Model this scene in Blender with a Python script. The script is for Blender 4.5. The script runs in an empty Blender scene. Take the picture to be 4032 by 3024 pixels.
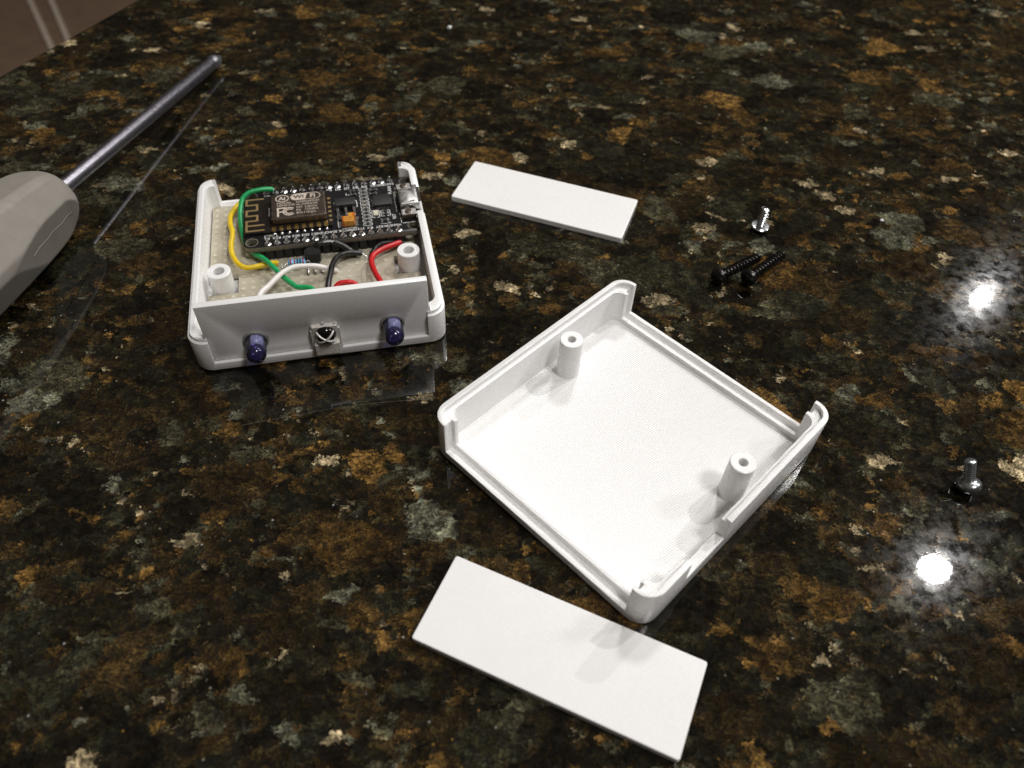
import bpy, bmesh, math, random
from mathutils import Vector, Matrix, noise as mnoise
random.seed(7)
MM = 0.001
S = bpy.context.scene
COL = S.collection

# ------------------------------------------------------------------ camera
cam = bpy.data.cameras.new('camera')
cam.sensor_fit = 'HORIZONTAL'; cam.sensor_width = 36.0; cam.lens = 27.775
cam.clip_start = 0.005; cam.clip_end = 30.0
cam_o = bpy.data.objects.new('camera', cam); COL.objects.link(cam_o)
PITCH, ROLL, CAMH = 0.8697, 0.0460, 150.13
sp, cp, sr, cr = math.sin(PITCH), math.cos(PITCH), math.sin(ROLL), math.cos(ROLL)
fwd = Vector((0, cp, -sp)); up0 = Vector((0, sp, cp)); rt0 = Vector((1, 0, 0))
rt = rt0 * cr + up0 * sr; up = up0 * cr - rt0 * sr
mw = Matrix((rt, up, -fwd)).transposed().to_4x4()
mw.translation = Vector((0, 0, CAMH * MM))
cam_o.matrix_world = mw
cam.dof.use_dof = True; cam.dof.focus_distance = 0.196; cam.dof.aperture_fstop = 17.0
S.camera = cam_o
S.render.resolution_x = 1024; S.render.resolution_y = 768

# ------------------------------------------------------------------ light
world = bpy.data.worlds.new('World'); S.world = world; world.use_nodes = True
wt = world.node_tree; bg = wt.nodes['Background']
# dim kitchen: pale ceiling overhead, darker walls towards the horizon
w_tc = wt.nodes.new('ShaderNodeTexCoord'); w_sx = wt.nodes.new('ShaderNodeSeparateXYZ'); w_mr = wt.nodes.new('ShaderNodeMapRange')
w_mr.interpolation_type = 'SMOOTHSTEP'
for k, v in zip((1, 2, 3, 4), (0.20, 0.95, 0.020, 0.105)): w_mr.inputs[k].default_value = v
wt.links.new(w_tc.outputs['Generated'], w_sx.inputs[0]); wt.links.new(w_sx.outputs[2], w_mr.inputs[0]); wt.links.new(w_mr.outputs[0], bg.inputs['Strength'])
bg.inputs['Color'].default_value = (1.0, 0.80, 0.63, 1)

def ceiling_or_fill_lamp(loc, core_w, rim_w, aim, size=0.066):
    """recessed can in the kitchen ceiling, or an added fill lamp: a bright bulb face and its dimmer reflector ring"""
    for nm, sz, w, dz in (('bulb', size, core_w, 0.0), ('reflector', 0.15, rim_w, 0.012)):
        l = bpy.data.lights.new('ceiling_or_fill_lamp_' + nm, 'AREA'); l.shape = 'DISK'; l.size = sz
        l.energy = w; l.color = (1.0, 0.98, 0.965)
        o = bpy.data.objects.new('ceiling_or_fill_lamp_' + nm, l); COL.objects.link(o)
        o.location = Vector(loc) + Vector((0, 0, dz))
        o.rotation_euler = (Vector(aim)).to_track_quat('-Z', 'Y').to_euler()
ceiling_or_fill_lamp((0.300, 1.250, 1.50), 9.6, 0.5, (-0.10, -0.35, -1), .24)
ceiling_or_fill_lamp((1.000, 0.891, 1.50), 10, 0.02, (-0.30, -0.25, -1), .052)
ceiling_or_fill_lamp((1.435, 1.829, 1.50), 14, 0.09, (-0.30, -0.30, -1), .028)
ceiling_or_fill_lamp((0.560, -0.260, 1.50), 12.2, 0.3, (-0.15, 0.10, -1), .34)
ceiling_or_fill_lamp((1.900, 0.780, 1.50), 13, 0.3, (-0.60, -0.15, -1), .34)  # extra fill lamp, added out of view to weaken the shadows
vs = S.view_settings
vs.view_transform = 'Standard'; vs.look = 'None'; vs.exposure = 0.0; vs.gamma = 1.0
S.render.engine = 'CYCLES'
S.cycles.max_bounces = 10; S.cycles.transmission_bounces = 8; S.cycles.glossy_bounces = 5
S.cycles.caustics_reflective = False; S.cycles.caustics_refractive = False

# ------------------------------------------------------------------ material helpers
class NT:
    def __init__(self, name):
        self.m = bpy.data.materials.new(name); self.m.use_nodes = True
        self.t = self.m.node_tree; self.b = self.t.nodes['Principled BSDF']
        self.out = self.t.nodes['Material Output']
    def n(self, kind, **kw):
        nd = self.t.nodes.new(kind)
        for k, v in kw.items():
            if k in nd.inputs: nd.inputs[k].default_value = v
            else: setattr(nd, k, v)
        return nd
    def l(self, a, b): self.t.links.new(a, b)
    def math(self, op, a, b=None, c=None, clamp=False):
        nd = self.n('ShaderNodeMath', operation=op); nd.use_clamp = clamp
        for i, x in enumerate((a, b, c)):
            if x is None: continue
            if isinstance(x, (int, float)): nd.inputs[i].default_value = x
            else: self.l(x, nd.inputs[i])
        return nd.outputs[0]
    def vmath(self, op, a, b):
        nd = self.n('ShaderNodeVectorMath', operation=op)
        for i, x in enumerate((a, b)):
            if isinstance(x, (tuple, list)): nd.inputs[i].default_value = x
            elif isinstance(x, (int, float)): nd.inputs['Scale'].default_value = x
            else: self.l(x, nd.inputs[i])
        return nd.outputs[0]
    def mix(self, f, a, b, blend='MIX'):
        nd = self.n('ShaderNodeMix', data_type='RGBA', blend_type=blend)
        for i, x in ((0, f), (6, a), (7, b)):
            if isinstance(x, (int, float)): nd.inputs[i].default_value = x
            elif isinstance(x, (tuple, list)): nd.inputs[i].default_value = tuple(x) + ((1,) if len(x) == 3 else ())
            else: self.l(x, nd.inputs[i])
        return nd.outputs[2]
    def ramp(self, fac, stops, interp='CONSTANT'):
        nd = self.n('ShaderNodeValToRGB'); cr_ = nd.color_ramp; cr_.interpolation = interp
        while len(cr_.elements) < len(stops): cr_.elements.new(0.5)
        for e, (p, c) in zip(cr_.elements, stops):
            e.position = p; e.color = tuple(c) + (1,)
        self.l(fac, nd.inputs[0]); return nd.outputs[0]
    def noise(self, vec, scale, detail=2.0, rough=0.5):
        nd = self.n('ShaderNodeTexNoise'); nd.inputs['Scale'].default_value = scale
        nd.inputs['Detail'].default_value = detail; nd.inputs['Roughness'].default_value = rough
        self.l(vec, nd.inputs['Vector']); return nd
    def voro(self, vec, scale, feature='F1'):
        nd = self.n('ShaderNodeTexVoronoi', feature=feature); nd.inputs['Scale'].default_value = scale
        self.l(vec, nd.inputs['Vector']); return nd
    def mr(self, v, a, b, c, d, smooth=False):
        nd = self.n('ShaderNodeMapRange'); nd.interpolation_type = 'SMOOTHSTEP' if smooth else 'LINEAR'
        for i, x in enumerate((a, b, c, d)): nd.inputs[i + 1].default_value = x
        self.l(v, nd.inputs[0]); return nd.outputs[0]
    def mm(self):
        tc = self.n('ShaderNodeTexCoord'); return self.vmath('SCALE', tc.outputs['Object'], 1000.0)
    def bump(self, height, dist, strength=1.0, normal=None):
        nd = self.n('ShaderNodeBump'); nd.inputs['Distance'].default_value = dist; nd.inputs['Strength'].default_value = strength
        self.l(height, nd.inputs['Height'])
        if normal is not None: self.l(normal, nd.inputs['Normal'])
        return nd.outputs[0]
    def set(self, **kw):
        for k, v in kw.items():
            k = k.replace('_', ' ')
            s = self.b.inputs[k]
            if isinstance(v, (int, float)): s.default_value = v
            elif isinstance(v, (tuple, list)): s.default_value = tuple(v) + ((1,) if len(v) == 3 and s.type == 'RGBA' else ())
            else: self.l(v, s)
        return self.m

def simple(name, col, rough=0.5, metal=0.0, var=0.15, vscale=0.6, bumpd=0.0, bscale=3.0, **kw):
    t = NT(name); c = t.mm()
    nz = t.noise(c, vscale, 4, 0.6)
    f = t.mr(nz.outputs[0], 0.3, 0.7, 1 - var, 1 + var)
    cc = t.mix(1.0, tuple(col), f, 'MULTIPLY')
    r2 = t.noise(c, vscale * 2.3, 3, 0.6)
    rr = t.mr(r2.outputs[0], 0.3, 0.7, rough * 0.8, min(1, rough * 1.25))
    t.set(Base_Color=cc, Roughness=rr, Metallic=metal, **kw)
    if bumpd:
        nb = t.noise(c, bscale, 4, 0.6); t.set(Normal=t.bump(nb.outputs[0], bumpd))
    return t.m

def mat_granite():
    t = NT('granite'); c = t.mm()
    w1 = t.noise(c, 0.40, 4, 0.66); g = t.noise(c, 1.6, 5, 0.76)
    cw = t.vmath('ADD', c, t.vmath('SCALE', t.vmath('SUBTRACT', w1.outputs['Color'], (.5, .5, .5)), 5.0))
    cw = t.vmath('ADD', cw, t.vmath('SCALE', t.vmath('SUBTRACT', g.outputs['Color'], (.5, .5, .5)), 2.4))
    def sep(v):
        q = t.n('ShaderNodeSeparateColor'); t.l(v.outputs['Color'], q.inputs[0]); return q.outputs
    def mapped(v, rot, sc):
        q = t.n('ShaderNodeMapping'); q.inputs['Rotation'].default_value = (0, 0, rot); q.inputs['Scale'].default_value = sc
        t.l(v, q.inputs['Vector']); return q.outputs[0]
    v1 = t.voro(mapped(cw, .35, (.85, 1.15, 1)), .100); s1 = sep(v1)
    v2 = t.voro(mapped(cw, -.6, (.85, 1.2, 1)), .215); s2 = sep(v2)
    v3 = t.voro(cw, .58); s3 = sep(v3)
    K = [(.0, (.0018, .0019, .0017)), (.19, (.0065, .0058, .0038)), (.32, (.014, .0102, .0052)), (.45, (.0072, .0080, .0056)), (.56, (.024, .0165, .0075)),
         (.67, (.0150, .0160, .0115)), (.77, (.042, .0270, .0105)), (.85, (.032, .031, .022)), (.915, (.078, .050, .019)), (.945, (.056, .058, .046)), (.980, (.14, .12, .085))]
    a = t.ramp(t.math('MULTIPLY', s1[1], .97), K); b = t.ramp(s2[1], K); d = t.ramp(t.math('POWER', s3[1], .9), K)
    # crystals of three sizes packed together, each with cleavage streaks of its own
    hue = t.mix(t.mr(s2[0], .70, .715, 0, 1), b, d)
    base = t.mix(t.mr(s1[0], .34, .35, 1, 0), hue, a)
    sf = t.noise(cw, .20, 5, .68)
    soft = t.ramp(sf.outputs[0], [(.28, (.0018, .0019, .0018)), (.38, (.010, .0095, .0055)), (.45, (.024, .016, .006)), (.50, (.0085, .0092, .0062)), (.56, (.022, .020, .011)), (.62, (.046, .031, .012)), (.68, (.012, .0115, .008)), (.76, (.10, .075, .035))], 'LINEAR')
    base = t.mix(t.mr(t.noise(c, .5, 3, .6).outputs[0], .38, .62, .10, .48), base, soft)
    rnd = t.mix(t.mr(s1[0], .34, .35, 1, 0), v2.outputs['Color'], v1.outputs['Color'])
    st = t.noise(mapped(t.vmath('ADD', cw, t.vmath('SCALE', rnd, 70.0)), .4, (.55, 2.0, 1)), .75, 4, .7)
    lo = t.noise(c, 0.06, 3, 0.6)
    base = t.mix(1.0, base, t.mr(st.outputs[0], .30, .70, .10, 2.5), 'MULTIPLY')
    md = t.noise(cw, .34, 4, .7); base = t.mix(1.0, base, t.mr(md.outputs[0], .32, .68, .30, 1.85), 'MULTIPLY')
    base = t.mix(1.0, base, t.mr(g.outputs[0], .33, .69, .28, 1.95), 'MULTIPLY')
    base = t.mix(1.0, base, t.mr(lo.outputs[0], .35, .65, .55, 1.35), 'MULTIPLY')
    gm = t.n('ShaderNodeGamma'); gm.inputs['Gamma'].default_value = 1.34; t.l(base, gm.inputs[0])
    base = t.mix(1.0, gm.outputs[0], (2.95, 2.88, 2.70), 'MULTIPLY')
    # dark mica grains
    v6 = t.voro(cw, 1.05); s6 = sep(v6)
    base = t.mix(t.math('MULTIPLY', t.mr(t.math('ADD', s6[0], t.math('MULTIPLY', lo.outputs[0], .5)), .88, .92, 0, 1), .6), base, t.mix(s6[2], (.0015, .0015, .0018), (.010, .0095, .0085)))
    # fine bright flecks: pale grains, and mica sparkle painted as colour
    v5 = t.voro(c, 0.9); s5 = sep(v5)
    fl = t.math('MULTIPLY', t.math('GREATER_THAN', s5[0], .962), t.mr(v5.outputs['Distance'], .04, .32, 1, 0, True))
    base = t.mix(t.math('MULTIPLY', fl, t.mr(s5[2], 0, 1, .12, .85)), base, t.ramp(s5[1], [(0, (.24, .13, .03)), (.4, (.24, .21, .16)), (.75, (.36, .35, .33))]))
    rough = t.mr(w1.outputs[0], .35, .7, .014, .030)
    t.set(Base_Color=base, Roughness=rough, Specular_IOR_Level=0.5, Normal=t.bump(t.noise(c, .45, 4, .70).outputs[0], 0.0000026),
          Coat_Weight=t.mr(md.outputs[0], .42, .66, .0, .085), Coat_Roughness=.13)
    return t.m

def mat_pla(name, weave, layer):
    """white printed plastic: layer lines on the sides, pillowed infill lines on flat tops"""
    t = NT(name); c = t.mm()
    sx = t.n('ShaderNodeSeparateXYZ'); t.l(c, sx.inputs[0])
    x, y, z = sx.outputs
    ge = t.n('ShaderNodeNewGeometry'); sn = t.n('ShaderNodeSeparateXYZ'); t.l(ge.outputs['Normal'], sn.inputs[0])
    flat = t.mr(t.math('ABSOLUTE', sn.outputs[2]), .9, .98, 0, 1)
    jit = t.noise(c, 1.1, 3, 0.6); jit2 = t.noise(c, 0.25, 3, 0.6)
    d1 = t.math('ADD', t.math('ADD', x, y), t.math('MULTIPLY', jit2.outputs[0], .30))
    d2 = t.math('ADD', t.math('SUBTRACT', x, y), t.math('MULTIPLY', jit2.outputs[0], .30))
    k = 2 * math.pi / 1.25
    wv = t.math('MULTIPLY', t.math('SINE', t.math('MULTIPLY', d1, k)), t.math('SINE', t.math('MULTIPLY', d2, k * 1.18)))
    amp = t.mr(jit2.outputs[0], .35, .65, .75, 1.05)
    top = t.math('MULTIPLY', t.math('MULTIPLY', wv, amp), t.math('MULTIPLY', flat, weave))
    lay = t.math('SINE', t.math('MULTIPLY', t.math('ADD', z, t.math('MULTIPLY', jit2.outputs[0], .12)), 2 * math.pi / 0.75))
    side = t.math('MULTIPLY', lay, t.math('MULTIPLY', t.math('SUBTRACT', 1.0, flat), layer))
    h = t.math('ADD', t.math('ADD', top, side), t.math('MULTIPLY', jit.outputs[0], .035))
    v = t.mr(jit2.outputs[0], .3, .7, .97, 1.0)
    t.set(Base_Color=t.mix(1.0, (.83, .823, .81), v, 'MULTIPLY'), Roughness=t.mr(jit.outputs[0], .3, .7, .22, .31), Normal=t.bump(h, 0.00004))
    return t.m

def mat_perf():
    t = NT('perfboard_laminate'); c = t.mm()
    a = t.noise(c, .12, 4, .6); b = t.noise(c, 1.2, 4, .6)
    col = t.mix(t.mr(a.outputs[0], .3, .7, 0, 1), (.35, .31, .225), (.49, .455, .355))
    t.set(Base_Color=col, Roughness=.33, Normal=t.bump(b.outputs[0], .00003))
    return t.m

def mat_clear(name, tint, tint2, rough=.07, ior=1.5, haze=.0, hcol=(.5, .5, .5)):
    """clear cast plastic: tinted see-through body under a glossy skin"""
    t = NT(name); c = t.mm(); nz = t.noise(c, .8, 3, .5)
    tr_ = t.n('ShaderNodeBsdfTransparent'); t.l(t.mix(t.mr(nz.outputs[0], .3, .7, 0, 1), tint, tint2), tr_.inputs[0])
    gl = t.n('ShaderNodeBsdfGlossy'); gl.inputs['Roughness'].default_value = rough
    df = t.n('ShaderNodeBsdfDiffuse'); df.inputs[0].default_value = tuple(hcol) + (1,)
    m1 = t.n('ShaderNodeMixShader'); m1.inputs[0].default_value = haze; t.l(tr_.outputs[0], m1.inputs[1]); t.l(df.outputs[0], m1.inputs[2])
    fr = t.n('ShaderNodeFresnel'); fr.inputs[0].default_value = ior
    m2 = t.n('ShaderNodeMixShader'); t.l(fr.outputs[0], m2.inputs[0]); t.l(m1.outputs[0], m2.inputs[1]); t.l(gl.outputs[0], m2.inputs[2])
    t.l(m2.outputs[0], t.out.inputs[0]); return t.m

G = mat_granite()
PLA = mat_pla('white_pla', .16, .28); PLA_LID = mat_pla('white_pla_infill', .75, .25); PLA_SMOOTH = mat_pla('white_pla_bed_side', .10, .06)
PERF = mat_perf(); PERF_HOLE = simple('pale_hole_glow', (.52, .485, .39), .3); LEDM = mat_clear('violet_led_plastic', (.76, .76, .92), (.82, .82, .94), .10, 1.55, .02, (.20, .20, .42))
PCB = simple('black_solder_mask', (.010, .010, .011), .28, bumpd=.00001)
PCB_EDGE = simple('laminate_edge', (.16, .14, .11), .5, var=.35, vscale=1.5)
MODPCB = simple('module_solder_mask', (.012, .009, .007), .3)
GOLD = simple('gold_plating', (.55, .37, .12), .33, 1.0, .12)
TRACE = simple('masked_gold_trace', (.30, .21, .09), .4, .35, .1)
SOLDER = simple('solder', (.62, .61, .60), .26, 1.0, .2, 1.5, .00006, 2.0)
STEEL = simple('nickel_steel', (.74, .73, .71), .38, 1.0, .1, 1.0, .00001)
CAN = simple('brushed_shield_can', (.20, .165, .135), .36, 1.0, .12, .8, .00002, 4)
PRINT = simple('shield_etching', (.56, .48, .40), .5, .0, .06)
SILK = simple('white_silkscreen', (.72, .72, .70), .6, .0, .08, 3)
EPOXY = simple('black_epoxy', (.022, .021, .021), .5, 0, .2, 2, .00002, 6)
HEADER = simple('black_header_plastic', (.010, .0095, .009), .5, 0, .2, 1)
TANT = simple('amber_capacitor', (.62, .27, .035), .35, 0, .1); TANT_BAND = simple('orange_capacitor_band', (.50, .13, .015), .35)
CERAM = simple('pale_ceramic', (.22, .20, .16), .5); LEDLENS = simple('pale_led_lens', (.62, .60, .48), .2)
W_YEL = simple('yellow_insulation', (.72, .50, .010), .38, 0, .1, .4, .00003, 1.5)
W_GRN = simple('green_insulation', (.012, .33, .10), .36, 0, .16, .4, .00003, 1.5)
W_WHT = simple('white_insulation', (.74, .71, .68), .38, 0, .05, .4, .00003, 1.5)
W_BLK = simple('black_insulation', (.012, .011, .011), .33, 0, .3, .6, .00006, 2)
W_RED = simple('red_insulation', (.52, .012, .014), .36, 0, .12, .4, .00003, 1.5)
RES = simple('blue_resistor_lacquer', (.15, .42, .66), .3, 0, .1); RB = simple('brown_band', (.28, .03, .06), .35); RK = simple('black_band', (.008, .010, .03), .35)
BLKMET = simple('black_oxide', (.045, .042, .040), .28, .85, .25, 1, .00002, 3)
ZINC = simple('zinc_plating', (.60, .62, .64), .22, 1.0, .12, 1, .00001, 4)
GREYZ = simple('grey_zinc', (.36, .385, .385), .26, .85, .15, 1, .00001, 4)
RUBBER = simple('grey_rubber', (.225, .205, .178), .6, 0, .06, .2, .00003, 2.5)
SHAFT = simple('brushed_shaft', (.26, .25, .28), .38, 1.0, .15, .6, .00003, 2.5); BIT = simple('dark_bit_steel', (.16, .165, .17), .42, .8, .2)
LEDCORE = mat_clear('violet_led_core', (.60, .56, .86), (.68, .64, .9), .10, 1.5, .12, (.14, .12, .42))
RESIN = simple('grey_violet_resin', (.50, .51, .66), .2, 0, .25, .9)
IRMETAL = simple('tinned_case', (.86, .83, .78), .28, .30, .12, 1.0)
DOME = simple('black_ir_lens', (.006, .005, .005), .12, 0, .1)
CLEAR = mat_clear('clear_plastic', (.86, .86, .84), (.93, .93, .91), .15, 1.40, .30, (.78, .76, .73))
SCRATCH = simple('pale_scratch_line', (.20, .19, .18), .4)
FLOORM = simple('brown_floor', (.21, .140, .092), .6, 0, .12, .02); STRIPM = simple('pale_floor_strip', (.60, .51, .43), .6, 0, .05, .05)

# ------------------------------------------------------------------ mesh helpers (all in millimetres)
def rrect(x0, x1, y0, y1, r, seg=6):
    r = min(r, (x1 - x0) / 2 - 1e-4, (y1 - y0) / 2 - 1e-4); pts = []
    for cx, cy, a0 in ((x1 - r, y1 - r, 0), (x0 + r, y1 - r, 90), (x0 + r, y0 + r, 180), (x1 - r, y0 + r, 270)):
        for k in range(seg + 1):
            a = math.radians(a0 + 90 * k / seg); pts.append((cx + r * math.cos(a), cy + r * math.sin(a)))
    return pts
class MB:
    def __init__(s): s.v = []; s.f = []; s.mi = []; s.tubes = False
    def add(s, vs_, fs_, mi=0, M=None):
        o = len(s.v)
        s.v += [tuple(M @ Vector(p)) if M is not None else tuple(p) for p in vs_]
        s.f += [tuple(i + o for i in f) for f in fs_]; s.mi += [mi] * len(fs_); return s
    def loft(s, loops, mi=0, M=None, cap=True):
        n = len(loops[0]); vs_ = [p for lp in loops for p in lp]; fs_ = []
        for k in range(len(loops) - 1):
            for i in range(n):
                j = (i + 1) % n; fs_.append((k * n + i, k * n + j, (k + 1) * n + j, (k + 1) * n + i))
        if cap:
            fs_.append(tuple(reversed(range(n)))); fs_.append(tuple(range((len(loops) - 1) * n, len(loops) * n)))
        return s.add(vs_, fs_, mi, M)
    def prism(s, poly, z0, z1, mi=0, M=None): return s.loft([[(x, y, z0) for x, y in poly], [(x, y, z1) for x, y in poly]], mi, M)
    def box(s, x0, x1, y0, y1, z0, z1, mi=0, M=None): return s.prism([(x0, y0), (x1, y0), (x1, y1), (x0, y1)], z0, z1, mi, M)
    def rbox(s, x0, x1, y0, y1, z0, z1, r=.3, b=.1, mi=0, M=None, seg=3, bb=None):
        bb = b if bb is None else bb
        L = []
        for ins, z in ((bb, z0), (bb * .3, z0 + bb * .3), (0, z0 + bb), (0, z1 - b), (b * .3, z1 - b * .3), (b, z1)):
            L.append([(x, y, z) for x, y in rrect(x0 + ins, x1 - ins, y0 + ins, y1 - ins, max(r - ins, .02), seg)])
        return s.loft(L, mi, M)
    def lathe(s, prof, seg=24, mi=0, M=None):
        L = [[(max(r, 1e-4) * math.cos(2 * math.pi * k / seg), max(r, 1e-4) * math.sin(2 * math.pi * k / seg), z) for k in range(seg)] for r, z in prof]
        return s.loft(L, mi, M)
    def ring(s, prof, seg=24, mi=0, M=None):
        L = [[(r * math.cos(2 * math.pi * k / seg), r * math.sin(2 * math.pi * k / seg), z) for k in range(seg)] for r, z in list(prof) + [prof[0]]]
        return s.loft(L, mi, M, cap=False)
    def tube(s, pts, r, seg=10, mi=0, M=None, sub=5):
        s.tubes = True; P = smooth_path(pts, sub); n = len(P); L = []
        T = [(P[min(i + 1, n - 1)] - P[max(i - 1, 0)]).normalized() for i in range(n)]
        ref = Vector((0, 0, 1)) if abs(T[0].z) < .9 else Vector((1, 0, 0))
        nx = (ref - T[0] * ref.dot(T[0])).normalized()
        for i in range(n):
            nx = (nx - T[i] * nx.dot(T[i])).normalized(); ny = T[i].cross(nx)
            rr = r(i / (n - 1)) if callable(r) else r
            L.append([tuple(P[i] + (nx * math.cos(2 * math.pi * k / seg) + ny * math.sin(2 * math.pi * k / seg)) * rr) for k in range(seg)])
        return s.loft(L, mi, M)
    def ell(s, c, rx, ry, rz, mi=0, M=None, n=16, m=10, lo=-1.0):
        L = []
        for i in range(m + 1):
            a = math.asin(lo) + (math.pi / 2 - math.asin(lo)) * i / m
            L.append([(c[0] + rx * max(math.cos(a), 1e-3) * math.cos(2 * math.pi * k / n), c[1] + ry * max(math.cos(a), 1e-3) * math.sin(2 * math.pi * k / n), c[2] + rz * math.sin(a)) for k in range(n)])
        return s.loft(L, mi, M)
    def mesh(s, name, mats, angle=21):
        me = bpy.data.meshes.new(name)
        me.from_pydata([(x * MM, y * MM, z * MM) for x, y, z in s.v], [], s.f)
        for m in (mats if isinstance(mats, (list, tuple)) else [mats]): me.materials.append(m)
        me.polygons.foreach_set('material_index', s.mi)
        bm = bmesh.new(); bm.from_mesh(me); bmesh.ops.recalc_face_normals(bm, faces=bm.faces); bm.to_mesh(me); bm.free()
        me.polygons.foreach_set('use_smooth', [True] * len(me.polygons))
        me.set_sharp_from_angle(angle=math.radians(angle)); me.update(); return me
    def build(s, name, mats, parent=None, loc=(0, 0, 0), rz=0.0, angle=21):
        if s.tubes: angle = max(angle, 70)
        return link(name, s.mesh(name, mats, angle), parent, loc, rz)
def link(name, me, parent=None, loc=(0, 0, 0), rz=0.0):
    o = bpy.data.objects.new(name, me); COL.objects.link(o); o.parent = parent
    o.location = [c * MM for c in loc]; o.rotation_euler = (0, 0, rz); return o
def smooth_path(pts, sub):
    P = [Vector(p) for p in pts]
    if sub <= 1 or len(P) < 3: return P
    out = []
    for i in range(len(P) - 1):
        a, b, c, d = P[max(i - 1, 0)], P[i], P[i + 1], P[min(i + 2, len(P) - 1)]
        for k in range(sub):
            t = k / sub
            out.append(.5 * ((2 * b) + (c - a) * t + (2 * a - 5 * b + 4 * c - d) * t * t + (3 * b - a - 3 * c + d) * t ** 3))
    return out + [P[-1]]
def thing(name, label, cat, loc=(0, 0, 0), rz=0.0, group=None):
    o = bpy.data.objects.new(name, None); COL.objects.link(o); o.empty_display_size = .01
    o.location = [c * MM for c in loc]; o.rotation_euler = (0, 0, rz); return tag(o, label, cat, group)
def tag(o, label, cat, group=None):
    o['label'] = label; o['category'] = cat
    if group: o['group'] = group
    return o
def csg(base, ops):
    """base MB and [(op, MB), ...] -> mesh"""
    o = link('csg_base', base.mesh('csg_base', PLA)); tmp = []
    for op, mb in ops:
        t_ = link('csg_tool', mb.mesh('csg_tool', PLA)); tmp.append(t_)
        m = o.modifiers.new('b', 'BOOLEAN'); m.operation = op; m.object = t_; m.solver = 'EXACT'
    dg = bpy.context.evaluated_depsgraph_get(); dg.update()
    me = bpy.data.meshes.new_from_object(o.evaluated_get(dg))
    for x in tmp + [o]: bpy.data.objects.remove(x, do_unlink=True)
    return me
def finish(me, mat, name, parent, bev=.18):
    me.materials.clear(); me.materials.append(mat); me.name = name
    bm = bmesh.new(); bm.from_mesh(me)
    bmesh.ops.remove_doubles(bm, verts=bm.verts, dist=2e-6)
    bmesh.ops.dissolve_limit(bm, angle_limit=math.radians(1), verts=bm.verts, edges=bm.edges)
    bm.to_mesh(me); bm.free()
    o = link(name, me, parent)
    m = o.modifiers.new('edge', 'BEVEL'); m.width = bev * MM; m.segments = 2; m.limit_method = 'ANGLE'; m.angle_limit = math.radians(40); m.harden_normals = False
    dg = bpy.context.evaluated_depsgraph_get(); dg.update()
    me2 = bpy.data.meshes.new_from_object(o.evaluated_get(dg)); o.modifiers.clear(); o.data = me2; me2.name = name
    me2.polygons.foreach_set('use_smooth', [True] * len(me2.polygons)); me2.set_sharp_from_angle(angle=math.radians(24)); me2.update()
    return o
_tc = {}
def text_into(mb, txt, x, y, z, size, rot=0.0, mi=0, stretch=1.0, align='CENTER', bold=0.0, M=None):
    key = (txt, bold, align)
    if key not in _tc:
        cu = bpy.data.curves.new('t', 'FONT'); cu.body = txt; cu.size = 1.0; cu.align_x = align; cu.align_y = 'CENTER'; cu.resolution_u = 2; cu.offset = bold
        o = bpy.data.objects.new('t', cu); COL.objects.link(o)
        dg = bpy.context.evaluated_depsgraph_get(); me = bpy.data.meshes.new_from_object(o.evaluated_get(dg))
        _tc[key] = ([tuple(v.co) for v in me.vertices], [tuple(p.vertices) for p in me.polygons])
        bpy.data.objects.remove(o, do_unlink=True)
    vs_, fs_ = _tc[key]; c, s_ = math.cos(rot), math.sin(rot); k = size
    out = [(x + c * vx * k * stretch - s_ * vy * k, y + s_ * vx * k * stretch + c * vy * k, z) for vx, vy, _ in vs_]
    mb.add(out, fs_, mi, M)
def stroke(mb, pts, w, z, mi=0, closed=False, th=.03):
    """flat printed line along a polyline"""
    n = len(pts); idx = range(n if closed else n - 1)
    for i in idx:
        a = Vector((pts[i][0], pts[i][1], 0)); b = Vector((pts[(i + 1) % n][0], pts[(i + 1) % n][1], 0)); d = (b - a)
        if d.length < 1e-6: continue
        d.normalize(); nrm = Vector((-d.y, d.x, 0)) * w / 2; a -= d * w * .45; b += d * w * .45
        zz = z + (i % 3) * .004
        mb.add([(a + nrm).to_tuple()[:2] + (zz,), (a - nrm).to_tuple()[:2] + (zz,), (b - nrm).to_tuple()[:2] + (zz,), (b + nrm).to_tuple()[:2] + (zz,)], [(0, 1, 2, 3)], mi)

# ------------------------------------------------------------------ setting
ex, ey = 24.1, 55.45                                 # direction of the counter's left edge
def edge_at(y): return (-188.4 + ex * (y - 261.1) / ey, y)
mb = MB()
poly = [edge_at(-350), (420, -350), (560, 900), edge_at(900)]
def inset(pl, d):
    c = Vector((sum(p[0] for p in pl) / 4, sum(p[1] for p in pl) / 4)); return [tuple(Vector(p) + (c - Vector(p)).normalized() * d * 1.3) for p in pl]
mb.loft([[(x, y, -30) for x, y in inset(poly, 2)], [(x, y, -28) for x, y in poly], [(x, y, -4) for x, y in poly], [(x, y, -1.4) for x, y in inset(poly, .8)], [(x, y, -.35) for x, y in inset(poly, 2.2)], [(x, y, 0) for x, y in inset(poly, 4.5)]])
o = mb.build('countertop', G, angle=5); o['kind'] = 'structure'
mb = MB(); mb.box(-6000, 4000, -3000, 6000, -960, -920)
floor = mb.build('floor', FLOORM); floor['kind'] = 'structure'
for (x0, y0), (x1, y1) in (((-1442, 2269), (-1283, 2024)), ((-1383, 2275), (-1260, 2075))):
    mb = MB(); d = Vector((x1 - x0, y1 - y0, 0)).normalized(); nn = Vector((-d.y, d.x, 0)) * 6.5
    a, b = Vector((x0, y0, 0)) - d * 500, Vector((x1, y1, 0)) + d * 500
    mb.prism([tuple((a + nn))[:2], tuple((a - nn))[:2], tuple((b - nn))[:2], tuple((b + nn))[:2]], -920.5, -914)
    mb.build('floor_strip', STRIPM, floor)

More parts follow.
